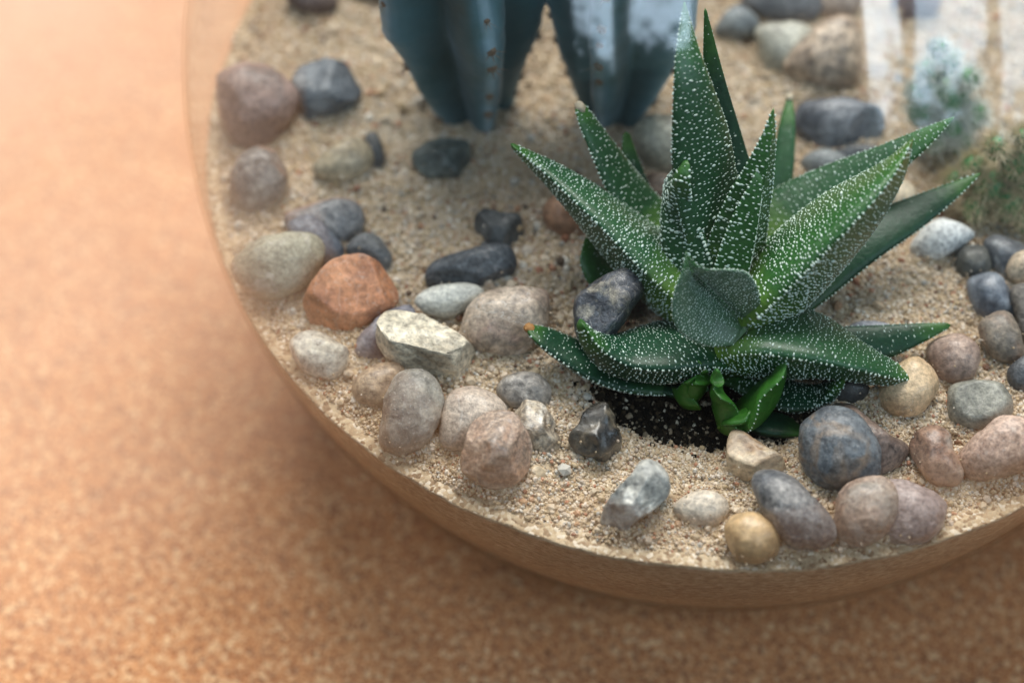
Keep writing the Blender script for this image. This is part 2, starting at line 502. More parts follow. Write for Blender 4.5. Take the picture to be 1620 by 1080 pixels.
def catmull(P, k=14):
    P = np.array(P, float); out = []
    n = len(P)
    for i in range(n):
        p0, p1, p2, p3 = P[i - 1], P[i], P[(i + 1) % n], P[(i + 2) % n]
        for t in np.linspace(0, 1, k, endpoint=False):
            out.append(.5 * ((2 * p1) + (-p0 + p2) * t + (2 * p0 - 5 * p1 + 4 * p2 - p3) * t * t + (-p0 + 3 * p1 - 3 * p2 + p3) * t ** 3))
    return np.array(out)


def stone(outline, label, c1, c2, c3=None, lift=None, depth=None, kind='round', name='pebble', cat='pebble', facets=(), seed=None, bump=1.25, **mk):
    mk.setdefault('coat', .22)
    """a rounded or broken stone whose outline from the photograph's side is known; it has its full depth"""
    stone.n += 1
    sd = stone.n if seed is None else seed
    C2 = catmull(outline)
    cx, cyy = (C2.min(0) + C2.max(0)) / 2
    cx, cyy = (cx + C2[:, 0].mean()) / 2, (cyy + C2[:, 1].mean()) / 2
    half = (C2.max(0) - C2.min(0)) / 2
    bpx = min(half[1], half[0] * 1.25)
    P0 = at(cx, cyy, 0); s = mpp(P0)
    lf = (.56 * bpx * s if lift is None else lift * .92 * bpx * s)
    c = at(cx, cyy, lf); s = mpp(c)
    dpx = (min(half) * .85 if depth is None else min(half) * depth)
    dv = ray(cx, cyy); dv = dv / np.linalg.norm(dv)
    rx = RT - dv * np.dot(RT, dv); rx /= np.linalg.norm(rx); uy = np.cross(rx, dv); uy = uy if np.dot(uy, UP) > 0 else -uy
    th = np.arctan2(-(C2[:, 1] - cyy), C2[:, 0] - cx); rr = np.hypot(C2[:, 0] - cx, C2[:, 1] - cyy)
    o = np.argsort(th); th, rr = th[o], rr[o]
    th = np.concatenate([th - 2 * math.pi, th, th + 2 * math.pi]); rr = np.tile(rr, 3)
    V, Fc = ICO5 if max(half) > 55 else ICO4
    a = np.arctan2(V[:, 1], V[:, 0]); rad = np.interp(a, th, rr)
    # away from the silhouette the corners of the outline fade
    ro = np.hypot(V[:, 0], V[:, 1])
    mean = rr.mean(); rad = mean + (rad - mean) * (.25 + .75 * ro ** 1.5)
    z = V[:, 2]
    if kind == 'box': z = np.sign(z) * np.abs(z) ** .55
    if kind == 'flat': z = np.sign(z) * np.abs(z) ** .75
    Lc = np.stack([V[:, 0] * rad, V[:, 1] * rad, z * dpx], 1)
    # broken or worn faces
    r2 = np.random.default_rng(100 + sd)
    fl = list(facets)
    for k in range({'round': 0, 'flat': 2, 'box': 4, 'flint': 9}.get(kind, 3)):
        t = r2.uniform(0, 6.28); e = r2.uniform(.45, 1.1)
        fl.append((math.cos(t) * math.cos(e), math.sin(t) * math.cos(e), math.sin(e), r2.uniform(.66, .84)))
    for nx, ny, nz, h in fl:
        n = np.array([nx, ny, nz], float); n /= np.linalg.norm(n)
        ext = math.sqrt((n[0] * half[0]) ** 2 + (n[1] * half[1]) ** 2 + (n[2] * dpx) ** 2)
        d = Lc @ n - h * ext
        d = np.where(d > 0, d, 0) * .92
        Lc = Lc - d[:, None] * n
    W = c + (Lc[:, :1] * rx + Lc[:, 1:2] * uy - Lc[:, 2:] * dv) * s
    nn = V / np.linalg.norm(V, axis=1)[:, None]
    size = min(half) * s
    am = {'round': .05, 'flat': .05, 'box': .07, 'flint': .12}.get(kind, .06) * bump
    q = np.array([noise.fractal(Vector((v[0] * 1.5 + sd * 7.1, v[1] * 1.5 - sd * 3.3, v[2] * 1.5)), .9, 2.2, 4) for v in V.tolist()])
    q2 = np.array([noise.noise(Vector((v[0] * 7 + sd * 2.1, v[1] * 7 - sd * 1.3, v[2] * 7))) for v in V.tolist()])
    dirw = (nn[:, :1] * rx + nn[:, 1:2] * uy - nn[:, 2:] * dv)
    W = W + dirw * ((q * am + q2 * am * .18) * size)[:, None]
    HEAPS.append((c[0], c[1], size))
    # inside the glass
    ln = np.linalg.norm(W, axis=1); k = ln > RI - .0004
    W[k] *= ((RI - .0004) / ln[k])[:, None]
    r3 = np.random.default_rng(sd)
    lowk = np.where((W[:, 2] > ZS + .0004) & (W[:, 2] < ZS + .0045) & (np.arctan2(dirw[:, 2], -dirw[:, 1]) > .1))[0]
    if len(lowk):
        pick = r3.choice(lowk, min(len(lowk), int(40 * size / .004)))
        pick = pick[r3.random(len(pick)) < np.exp(-(W[pick, 2] - ZS) / .0016)]
        CLING.append(W[pick] + dirw[pick] * .00008 + r3.normal(0, .00015, (len(pick), 3)))
    ob = mesh_np(name, W, Fc, stone_material(c1, c2, c3, seed=sd, **mk), origin=c)
    tag(ob, label, cat)
    return ob


stone.n = 0
HEAPS = []
CLING = []
GREY = (128, 126, 126)
S = stone
S([(343,133),(360,107),(390,98),(427,105),(453,123),(472,147),(467,180),(447,207),(423,233),(385,238),(357,205)], 'large dull reddish grey pebble at the left glass wall, topmost of the left row', (118,98,94), (150,126,120), (104,98,98), scale=70)
S([(460,127),(487,100),(520,93),(547,103),(563,127),(573,147),(553,170),(520,187),(490,193),(470,170)], 'dark blue grey pebble touching the right side of the large reddish grey one', (62,68,78), (98,106,116), (130,134,138), kind='flat', facets=[(.5,.4,.7,.7)])
S([(383,243),(413,232),(437,240),(453,267),(453,300),(437,323),(403,337),(377,330),(363,300),(367,267)], 'round pebble at the left wall, grey above and rusty brown below', (118,112,108), (146,140,132), (160,112,82), scale=60, speck=.3)
S([(497,260),(520,233),(557,215),(582,227),(592,253),(580,277),(553,288),(520,288),(500,277)], 'sandy tan pebble with a whitish upper side below the dark blue grey pebble', (168,144,108), (196,178,146), (196,194,186), scale=80)
S([(578,217),(595,210),(608,240),(606,262),(590,270),(576,255)], 'small dark grey chip against the right end of the sandy tan pebble', (72,72,74), (100,98,96), lift=.9)
S([(650,252),(668,227),(707,217),(741,222),(747,247),(743,275),(707,283),(673,280)], 'blocky grey green pebble alone on the sand left of the blue cactus foot', (88,98,94), (112,120,114), kind='box', facets=[(0,.9,.5,.6)])
S([(450,-10),(470,15),(495,27),(522,22),(535,0),(500,-28)], 'dark purplish pebble cut by the upper edge of the picture', (84,70,72), (116,98,96))
S([(640,-30),(585,-22),(560,-8),(585,4),(630,6),(660,-5)], 'dark brown stone just entering the picture left of the blue cactus', (84,74,64), (110,98,86))
S([(453,340),(493,323),(533,313),(567,323),(577,350),(563,380),(535,395),(500,388),(460,370)], 'mottled grey and pink granite pebble behind the bluish oval one', (104,108,116), (140,136,136), (178,140,122), scale=110, speck=.3, lift=.45)
S([(453,357),(473,343),(497,341),(517,357),(535,377),(545,397),(533,415),(510,425),(487,415),(467,390)], 'smooth bluish grey oval pebble between the olive white and the terracotta stone', (92,98,112), (118,124,136), lift=.75)
S([(547,393),(567,371),(593,370),(610,387),(622,410),(610,430),(585,425),(560,412)], 'small dark grey pebble right above the terracotta stone', (84,86,92), (116,118,120), kind='flat', lift=.45)
S([(366,420),(385,393),(427,372),(467,366),(497,369),(512,387),(508,417),(495,443),(467,463),(433,476),(400,470),(376,449)], 'big smooth olive white pebble leaning on the left glass wall', (142,140,120), (176,172,150), (186,180,150), scale=60, vein=.3, lift=.8)
S([(480,483),(487,457),(507,427),(533,406),(567,401),(592,410),(615,427),(636,453),(633,475),(602,502),(563,525),(520,519),(486,518)], 'flat terracotta orange stone with rounded corners', (178,104,58), (206,134,82), (158,92,58), name='terracotta_stone', cat='stone', kind='flat', depth=.5, lift=.75, scale=60, vein=.12, facets=[(0,.25,1,.55)], speck=.2, bump=.8)
S([(655,477),(673,459),(700,450),(733,447),(760,453),(768,468),(750,487),(712,503),(677,498)], 'smooth white oval pebble below the dark slate one', (172,172,164), (202,202,194), scale=60, lift=1.0, rough=.4)
S([(672,433),(687,412),(727,399),(773,385),(803,387),(819,415),(807,443),(777,465),(733,465),(683,462)], 'long dark slate grey pebble behind the white oval one', (58,64,72), (86,92,100), kind='flat', lift=.5, vein=.15)
S([(747,357),(763,330),(793,335),(823,340),(828,377),(813,393),(773,385)], 'dark slate shard standing behind the long slate pebble', (60,64,68), (88,92,94), kind='box', name='slate_shard', cat='stone')
S([(728,525),(745,480),(775,458),(825,452),(863,460),(869,490),(858,540),(815,568),(765,566),(738,552)], 'large pinkish beige pebble between the white angular rock and the plant', (164,142,122), (194,174,154), (176,144,126), lift=.5, vein=.5, scale=100)
S([(563,540),(583,515),(613,492),(637,482),(655,487),(660,540),(607,572),(566,565)], 'purplish grey pebble half hidden under the white angular rock', (96,92,106), (140,138,148), kind='flat', lift=.4, scale=90)
S([(597,517),(604,495),(622,489),(663,497),(702,513),(739,541),(764,577),(752,594),(712,604),(660,589),(620,571),(597,547)], 'angular white rock with a flat bright top and a grey brown front', (200,188,162), (228,214,188), (160,146,124), name='white_rock', cat='rock', kind='box', depth=1.0, lift=.85, scale=80, facets=[(.12,.72,.7,.42),(-.2,-.75,.6,.52),(.9,-.3,.4,.75)], rough=.7)
S([(460,537),(483,523),(507,526),(533,540),(552,553),(549,580),(530,603),(507,598),(480,588),(462,563)], 'smooth milky white pebble below the terracotta stone near the glass', (186,178,160), (208,202,188), lift=.6, scale=50, rough=.4)
S([(560,603),(580,583),(610,573),(640,580),(645,620),(605,657),(577,645),(562,627)], 'flat tan brown pebble behind the grey speckled egg shaped one', (150,124,98), (170,146,118), lift=.4, scale=60)
S([(601,677),(609,627),(626,594),(653,581),(681,590),(699,617),(701,650),(682,693),(655,714),(627,721),(603,705)], 'grey speckled egg shaped pebble standing upright at the front left wall', (126,120,112), (156,148,136), (112,104,98), lift=.7, scale=110, speck=.35, name='upright_pebble')
S([(695,687),(701,640),(717,617),(747,612),(780,621),(803,645),(797,680),(767,712),(727,715),(702,707)], 'pinkish striped pebble right of the upright speckled one', (168,142,124), (192,172,154), (178,146,126), lift=.6, scale=90, vein=.3)
S([(729,733),(736,692),(748,664),(780,645),(815,651),(837,684),(843,717),(825,760),(790,776),(760,768),(733,750)], 'translucent pinkish quartz pebble with an orange spot at the front wall', (150,126,108), (182,156,136), (180,136,108), lift=.85, scale=70, rough=.25, coat=.5, kind='flint', bump=.5, name='quartz_pebble')
S([(809,645),(833,631),(860,638),(876,667),(890,707),(875,730),(840,733),(822,690)], 'knobbly glassy brown stone behind the pinkish quartz pebble', (142,122,100), (184,168,146), (214,204,190), lift=.45, kind='flint', rough=.25, coat=.5, name='glassy_stone', cat='stone')
S([(785,620),(797,597),(827,587),(855,593),(872,617),(865,643),(833,650),(803,645)], 'grey pebble with fine white cracks above the glassy brown stone', (124,118,112), (154,146,138), lift=.5, vein=.5)
S([(902,693),(917,667),(930,643),(958,639),(972,662),(984,710),(972,726),(949,730),(918,717)], 'dark shiny flint chunk with a brown patch alone on the sand', (46,46,48), (92,84,72), (142,128,106), kind='flint', rough=.25, coat=.6, name='flint', cat='stone', scale=130, lift=.75)
S([(953,812),(965,787),(989,760),(1016,728),(1044,736),(1061,768),(1047,797),(1016,814),(982,840),(955,833)], 'angular grey and white marbled rock near the front rim', (134,136,134), (196,194,186), (222,220,212), kind='box', name='marbled_rock', cat='rock', scale=150, rough=.6, vein=.4, lift=.75)
S([(1066,800),(1091,780),(1122,775),(1146,787),(1153,809),(1136,830),(1100,832),(1077,820)], 'small pale pinkish pebble right of the marbled rock', (176,156,136), (204,188,168), lift=.5)
S([(1146,838),(1162,814),(1189,808),(1220,822),(1234,850),(1225,880),(1193,892),(1160,880)], 'round honey yellow pebble at the front glass wall', (192,152,96), (212,178,124), lift=.7, scale=50, rough=.35, name='yellow_pebble')
S([(1150,735),(1151,693),(1167,679),(1202,698),(1237,724),(1237,744),(1193,757),(1152,765)], 'small tan broken stone chip with a flat triangular face', (176,148,112), (206,182,146), (168,132,94), kind='box', name='stone_chip', cat='stone', facets=[(0,.5,.8,.5)], lift=.7)
S([(1191,764),(1202,746),(1229,743),(1257,756),(1291,791),(1318,822),(1323,850),(1300,868),(1260,868),(1229,846),(1207,811),(1195,787)], 'elongated blue grey pebble with a dark end leaning down to the front wall', (96,100,108), (146,142,140), (120,116,116), lift=.75, scale=75, speck=.25, rough=.45)
S([(1316,645),(1345,638),(1368,655),(1402,684),(1434,702),(1434,724),(1404,751),(1375,752),(1340,710)], 'brown purplish pebble tucked behind the large round blue grey one', (116,94,84), (142,120,108), lift=.4, rough=.45)
S([(1264,707),(1269,671),(1297,648),(1331,642),(1362,660),(1385,689),(1394,724),(1385,757),(1353,779),(1322,781),(1291,765),(1271,738)], 'large round blue grey pebble with rusty flecks in front of the plant', (76,84,94), (104,112,120), (128,110,94), lift=.75, scale=130, speck=.2, name='round_pebble', rough=.5)
S([(1370,770),(1400,757),(1440,762),(1480,780),(1497,805),(1480,845),(1445,864),(1400,855),(1375,820)], 'mauve grey pebble right of its greyish pink twin at the front rim', (138,122,122), (168,152,150), lift=.38, scale=60, rough=.4)
S([(1320,812),(1330,775),(1362,754),(1402,756),(1420,780),(1416,815),(1398,848),(1355,866),(1325,850)], 'greyish pink rounded pebble beside the elongated blue grey one', (152,122,104), (184,156,136), (150,140,130), lift=.8, scale=80, rough=.4, vein=.2)
S([(1438,702),(1451,680),(1478,671),(1500,682),(1509,711),(1524,747),(1513,768),(1478,769),(1456,744),(1442,724)], 'waisted reddish brown agate pebble', (138,98,78), (178,142,118), (198,176,160), lift=.6, rough=.3, coat=.3, scale=80, name='agate_pebble', facets=[(-.8,.0,.6,.7)])
S([(1513,729),(1529,702),(1558,676),(1593,656),(1632,664),(1656,693),(1638,731),(1593,753),(1558,762),(1527,753)], 'large mottled pink pebble cut by the right edge of the picture', (172,142,128), (200,172,156), (158,128,108), lift=.7, scale=90, speck=.2)
S([(1499,636),(1508,609),(1544,600),(1584,607),(1602,636),(1594,662),(1567,679),(1531,681),(1504,664)], 'grey green pebble with a small hollow in its top', (122,122,112), (156,154,142), lift=.65, facets=[(0,.3,1,.7)], vein=.2)
S([(1389,630),(1397,600),(1420,577),(1447,564),(1478,585),(1484,613),(1462,649),(1433,665),(1400,652)], 'yellow orange pebble under the tip of the lower right leaf', (192,148,98), (222,188,142), lift=.6, scale=50, rough=.35, name='yellow_pebble', vein=.25)
S([(1466,552),(1490,533),(1519,528),(1547,545),(1549,573),(1534,602),(1498,610),(1476,590)], 'pinkish brown glassy pebble above the grey green one', (150,122,108), (180,152,136), lift=.45, rough=.4)
S([(1593,592),(1604,574),(1630,560),(1650,590),(1635,622),(1602,616)], 'dark blue grey pebble at the right edge above the mottled pink one', (66,70,78), (94,98,104))
S([(1547,517),(1563,498),(1589,490),(1608,511),(1619,550),(1613,573),(1589,578),(1563,558)], 'brown grey oval pebble upright near the right edge', (120,110,98), (146,132,116), (150,118,96), lift=.6)
S([(1530,455),(1540,437),(1571,430),(1590,444),(1605,478),(1607,500),(1573,508),(1545,500)], 'bluish pebble with a bright glint behind the brown grey oval one', (86,96,112), (128,136,148), lift=.45, rough=.3)
S([(1512,402),(1530,388),(1562,392),(1568,430),(1537,450),(1514,432)], 'small dark greenish pebble left of the bluish one', (70,72,70), (96,96,90), lift=.5)
S([(1555,384),(1568,372),(1589,373),(1622,390),(1628,412),(1600,432),(1585,440),(1563,410)], 'dark pebble with a white upper edge at the right border', (70,74,82), (104,108,114), (176,180,184), lift=.7, scale=70)
S([(1591,420),(1605,401),(1632,396),(1656,420),(1642,447),(1602,444)], 'pale peach pebble cut by the right edge of the picture', (186,160,130), (212,190,160), lift=1.3)
S([(1600,455),(1640,450),(1660,500),(1650,560),(1620,545),(1606,500)], 'grey brown stone at the very right edge beside the bluish pebble', (104,98,92), (128,120,112))
S([(1441,390),(1459,363),(1485,346),(1511,350),(1541,369),(1524,389),(1496,408),(1472,417),(1449,404)], 'flattened whitish blue pebble beyond the right leaves', (178,182,184), (206,210,212), lift=.6, scale=40)
S([(1368,330),(1385,300),(1423,282),(1448,300),(1449,327),(1420,345),(1385,350)], 'pale peach pebble just under the big right leaf', (196,176,146), (216,200,172), lift=.6)
S([(1268,253),(1287,239),(1313,236),(1342,253),(1329,280),(1293,284),(1272,272)], 'small grey pebble behind the two big right leaves', (104,110,114), (134,140,142), lift=.5)
S([(1312,243),(1340,230),(1385,230),(1402,244),(1372,262),(1325,262)], 'flat dark slate slip beside the small grey pebble', (58,62,68), (84,88,92), lift=.5, depth=.8)
S([(1255,205),(1265,167),(1297,156),(1347,156),(1393,173),(1400,222),(1350,236),(1290,235)], 'large dark blue grey stone in the blurred background behind the right leaves', (70,76,88), (108,114,124), (130,134,142), name='dark_stone', cat='stone', kind='flat', lift=.55)
S([(1238,105),(1275,55),(1313,27),(1347,30),(1363,83),(1359,133),(1327,150),(1287,146)], 'large tan pinkish stone in the blurred background', (160,138,118), (186,164,142), name='tan_stone', cat='stone', lift=.6)
S([(1196,50),(1223,37),(1280,41),(1300,83),(1268,122),(1223,124),(1202,95)], 'pale greyish white stone left of the large tan pinkish one', (160,158,144), (190,188,174), name='pale_stone', cat='stone', lift=.45)
S([(1130,52),(1147,20),(1170,8),(1197,28),(1199,58),(1163,66)], 'blue grey pebble behind the tips of the tall leaves', (104,114,122), (138,146,150))
S([(1172,0),(1200,-22),(1280,-22),(1300,10),(1280,35),(1220,34),(1185,16)], 'dark grey stone at the upper edge right of the tall leaf', (86,90,98), (120,122,128), name='dark_stone', cat='stone')
S([(1290,10),(1305,-20),(1350,-24),(1362,5),(1345,28),(1305,28)], 'pinkish stone at the upper edge between two grey ones', (158,138,124), (180,160,146), name='pink_stone', cat='stone')
S([(1410,0),(1440,-20),(1485,-5),(1475,27),(1432,38)], 'dark reddish stone at the upper edge toward the right', (92,74,76), (122,102,102), name='dark_stone', cat='stone')
S([(1000,220),(1013,190),(1047,181),(1080,190),(1085,265),(1047,279),(1018,264)], 'smooth cream grey pebble behind the tall leaf at its left', (150,146,128), (178,172,152), lift=.6)
S([(1008,300),(1028,275),(1060,278),(1072,320),(1042,345),(1015,325)], 'brown pebble between the raised left leaves', (110,92,78), (134,114,98), lift=.5)
S([(857,345),(865,318),(887,304),(915,325),(932,360),(915,379),(883,374)], 'orange brown pebble behind the long left leaf', (160,112,78), (184,136,100), lift=.6)
S([(1335,525),(1360,508),(1400,510),(1420,525),(1375,545)], 'blue grey pebble peeping out behind the lower right leaf', (110,116,132), (150,154,166), lift=.5)
S([(1300,605),(1335,583),(1366,597),(1374,622),(1348,640),(1312,632)], 'dark grey pebble in the shade below the lower right leaf', (66,66,66), (94,92,88), lift=.6)
S([(830,745),(845,735),(862,742),(862,757),(843,762),(832,756)], 'tiny tan pebble lying on the sand right of the quartz one', (196,168,128), (220,196,158), lift=.7, name='tiny_pebble')
S([(760,385),(790,378),(800,398),(775,405)], 'tiny dark chip between the slate shard and the long slate pebble', (70,70,70), (96,96,96), name='tiny_pebble', lift=.3)
# the blue black pebble that rests on a leaf
S([(906,493),(912,468),(942,444),(970,428),(996,423),(1014,440),(1017,462),(1003,486),(988,510),(972,530),(950,565),(925,555),(912,528)], 'blue black pebble with cream scratches lying on the lower left leaf', (50,54,64), (82,88,100), (170,162,144), lift=1.35, depth=.8, scale=110, rough=.4, name='blue_black_pebble', facets=[(-.3,.1,.9,.75)], vein=.35)

sand_bed()
grains()
_p = np.concatenate(CLING); _p = _p[np.linalg.norm(_p, axis=1) < RI - .0003]
_q = np.exp(rng.normal(-8.6, .35, len(_p)))
scatter('clinging_grains', _p, np.stack([_q, _q * .8, _q * .9], 1), rng.random(len(_p)), bpy.data.materials['sand_grain'], 'sand grains clinging to the lower sides of the pebbles')


# ------------------------------------------------------------------ soil under the plant
def soil(SOIL, rx, ry, label, seed, crumbs=9000):
    m, nt, b, L = new_mat('dark_soil')
    tc = node(nt, 'ShaderNodeTexCoord')
    n = node(nt, 'ShaderNodeTexNoise', Scale=900, Detail=5, Roughness=.7); L(tc.outputs['Object'], n.inputs['Vector'])
    L(ramp(nt, n.outputs[0], [(.4, (.002, .002, .002, 1)), (.62, (.006, .006, .005, 1)), (.76, (.08, .07, .05, 1))]), b.inputs['Base Color'])
    b.inputs['Roughness'].default_value = .9; b.inputs['Specular IOR Level'].default_value = .05
    V = []; n1, n2 = 60, 200
    for k in range(n1):
        for j in range(n2):
            t = 2 * math.pi * j / n2; f = (k + .001) / (n1 - 1)
            wob = .92 + .3 * noise.fractal(Vector((math.cos(t) * 2.2, math.sin(t) * 2.2, 5 + seed)), .6, 2.2, 5)
            x = SOIL[0] + rx * wob * f * math.cos(t); y = SOIL[1] + ry * wob * f * math.sin(t)
            z = ZS + sand_h(x, y) + .0015 * (1 - f ** 3) - .0009 * f + .0011 * fbm(x, y, 500, 2, 4) * (1 - f * .5)
            V.append((x, y, z))
    i = np.arange(n1 * n2).reshape(n1, n2); A, B = i[:-1], i[1:]
    Q = np.stack([A.ravel(), B.ravel(), np.roll(B, -1, 1).ravel(), np.roll(A, -1, 1).ravel()], 1)
    tag(mesh_np('soil', V, Q, m, origin=SOIL), label, None, None, 'stuff')
    # crumbs and sand mixed over its edge
    n = crumbs; t = rng.uniform(0, 6.283, n); f = np.clip(rng.normal(.72, .26, n), 0, 1.35)
    X = SOIL[0] + rx * f * np.cos(t); Y = SOIL[1] + ry * f * np.sin(t)
    H = np.array([sand_h(x, y) for x, y in zip(X.tolist(), Y.tolist())]) + np.clip(1 - f ** 3, -.3, 1) * .0015
    q = np.exp(rng.normal(-8.1, .45, n))
    cm, nt2, b2, L2 = new_mat('soil_crumb')
    a2 = node(nt2, 'ShaderNodeAttribute', _attribute_name='rnd', _attribute_type='INSTANCER')
    L2(ramp(nt2, a2.outputs['Fac'], [(0, (.002, .002, .002, 1)), (.7, (.012, .009, .006, 1)), (.90, (.05, .035, .02, 1)), (.97, (.30, .24, .17, 1)), (1, (.5, .45, .36, 1))]), b2.inputs['Base Color'])
    b2.inputs['Roughness'].default_value = .8; b2.inputs['Specular IOR Level'].default_value = .08
    scatter('soil_crumbs', np.stack([X, Y, ZS + H + .0001], 1), np.stack([q, q * .8, q * .7], 1), rng.random(n), cm, 'crumbs and sand grains mixed at the edge of the ' + label)


soil(SOIL + np.array([.0025, .001, 0]), .0200, .0082, 'patch of dark damp potting soil showing under the spotted plant', 0)

# ------------------------------------------------------------------ spotted succulent
def leaf_material(name, base, mid, tip, gl=.22, rough=.42, spec=.35):
    m, nt, b, L = new_mat(name)
    a = node(nt, 'ShaderNodeAttribute', _attribute_name='t')
    tc = node(nt, 'ShaderNodeTexCoord')
    n = node(nt, 'ShaderNodeTexNoise', Scale=130, Detail=5, Roughness=.6); L(tc.outputs['Object'], n.inputs['Vector'])
    n2 = node(nt, 'ShaderNodeTexNoise', Scale=900, Detail=3, Roughness=.6); L(tc.outputs['Object'], n2.inputs['Vector'])
    ad = node(nt, 'ShaderNodeMath', _operation='MULTIPLY_ADD'); L(n.outputs[0], ad.inputs[0]); ad.inputs[1].default_value = .22; L(a.outputs['Fac'], ad.inputs[2])
    c = ramp(nt, ad.outputs[0], [(.10, base), (.38, mid), (.85, mid), (1.0, tip)])
    g = ramp(nt, n2.outputs[0], [(.3, (.75, .8, .75, 1)), (.7, (1.25, 1.2, 1.2, 1))])
    L(mixc(nt, 1.0, c, g, 'MULTIPLY'), b.inputs['Base Color'])
    b.inputs['Roughness'].default_value = rough
    b.inputs['Specular IOR Level'].default_value = spec
    b.inputs['Coat Weight'].default_value = gl; b.inputs['Coat Roughness'].default_value = .33
    b.inputs['Subsurface Weight'].default_value = .12; b.inputs['Subsurface Radius'].default_value = (.3, 1, .2); b.inputs['Subsurface Scale'].default_value = .0015
    bp = node(nt, 'ShaderNodeBump', Strength=.5, Distance=.0003); L(n2.outputs[0], bp.inputs['Height']); L(bp.outputs[0], b.inputs['Normal'])
    return m


LEAF = leaf_material('succulent_leaf', (.17, .32, .03, 1), (.021, .086, .032, 1), (.04, .14, .025, 1))
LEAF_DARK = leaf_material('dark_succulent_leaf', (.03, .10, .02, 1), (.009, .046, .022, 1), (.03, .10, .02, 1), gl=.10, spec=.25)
LEAF_LIME = leaf_material('lime_succulent_leaf', (.22, .38, .03, 1), (.027, .108, .024, 1), (.04, .14, .02, 1), rough=.35)
BLOOM = leaf_material('bloomed_leaf', (.05, .12, .05, 1), (.075, .155, .095, 1), (.04, .13, .04, 1))
PUP = leaf_material('young_leaf', (.07, .15, .02, 1), (.030, .13, .014, 1), (.05, .18, .03, 1), gl=.2)


def simple_mat(name, col, rough=.5, sss=0):
    m, nt, b, L = new_mat(name); b.inputs['Base Color'].default_value = col; b.inputs['Roughness'].default_value = rough
    return m


TUB = simple_mat('white_tubercle', (.60, .72, .64, 1), .4)
DRY = simple_mat('dry_tip', (.55, .47, .34, 1), .7)
BROWN = simple_mat('brown_tip', (.35, .17, .05, 1), .7)
AXIS = PLANT + np.array([.001, .006, .055])


def interp_path(P, n):
    """Catmull-Rom through rows of P (k, d), n samples"""
    P = np.array(P, float); k = len(P)
    E = np.vstack([2 * P[0] - P[1], P, 2 * P[-1] - P[-2]])
    out = []
    for u in np.linspace(0, k - 1, n):
        i = min(int(u), k - 2); t = u - i
        p0, p1, p2, p3 = E[i:i + 4]
        out.append(.5 * ((2 * p1) + (-p0 + p2) * t + (2 * p0 - 5 * p1 + 4 * p2 - p3) * t * t + (-p0 + 3 * p1 - 3 * p2 + p3) * t ** 3))
    return np.array(out)


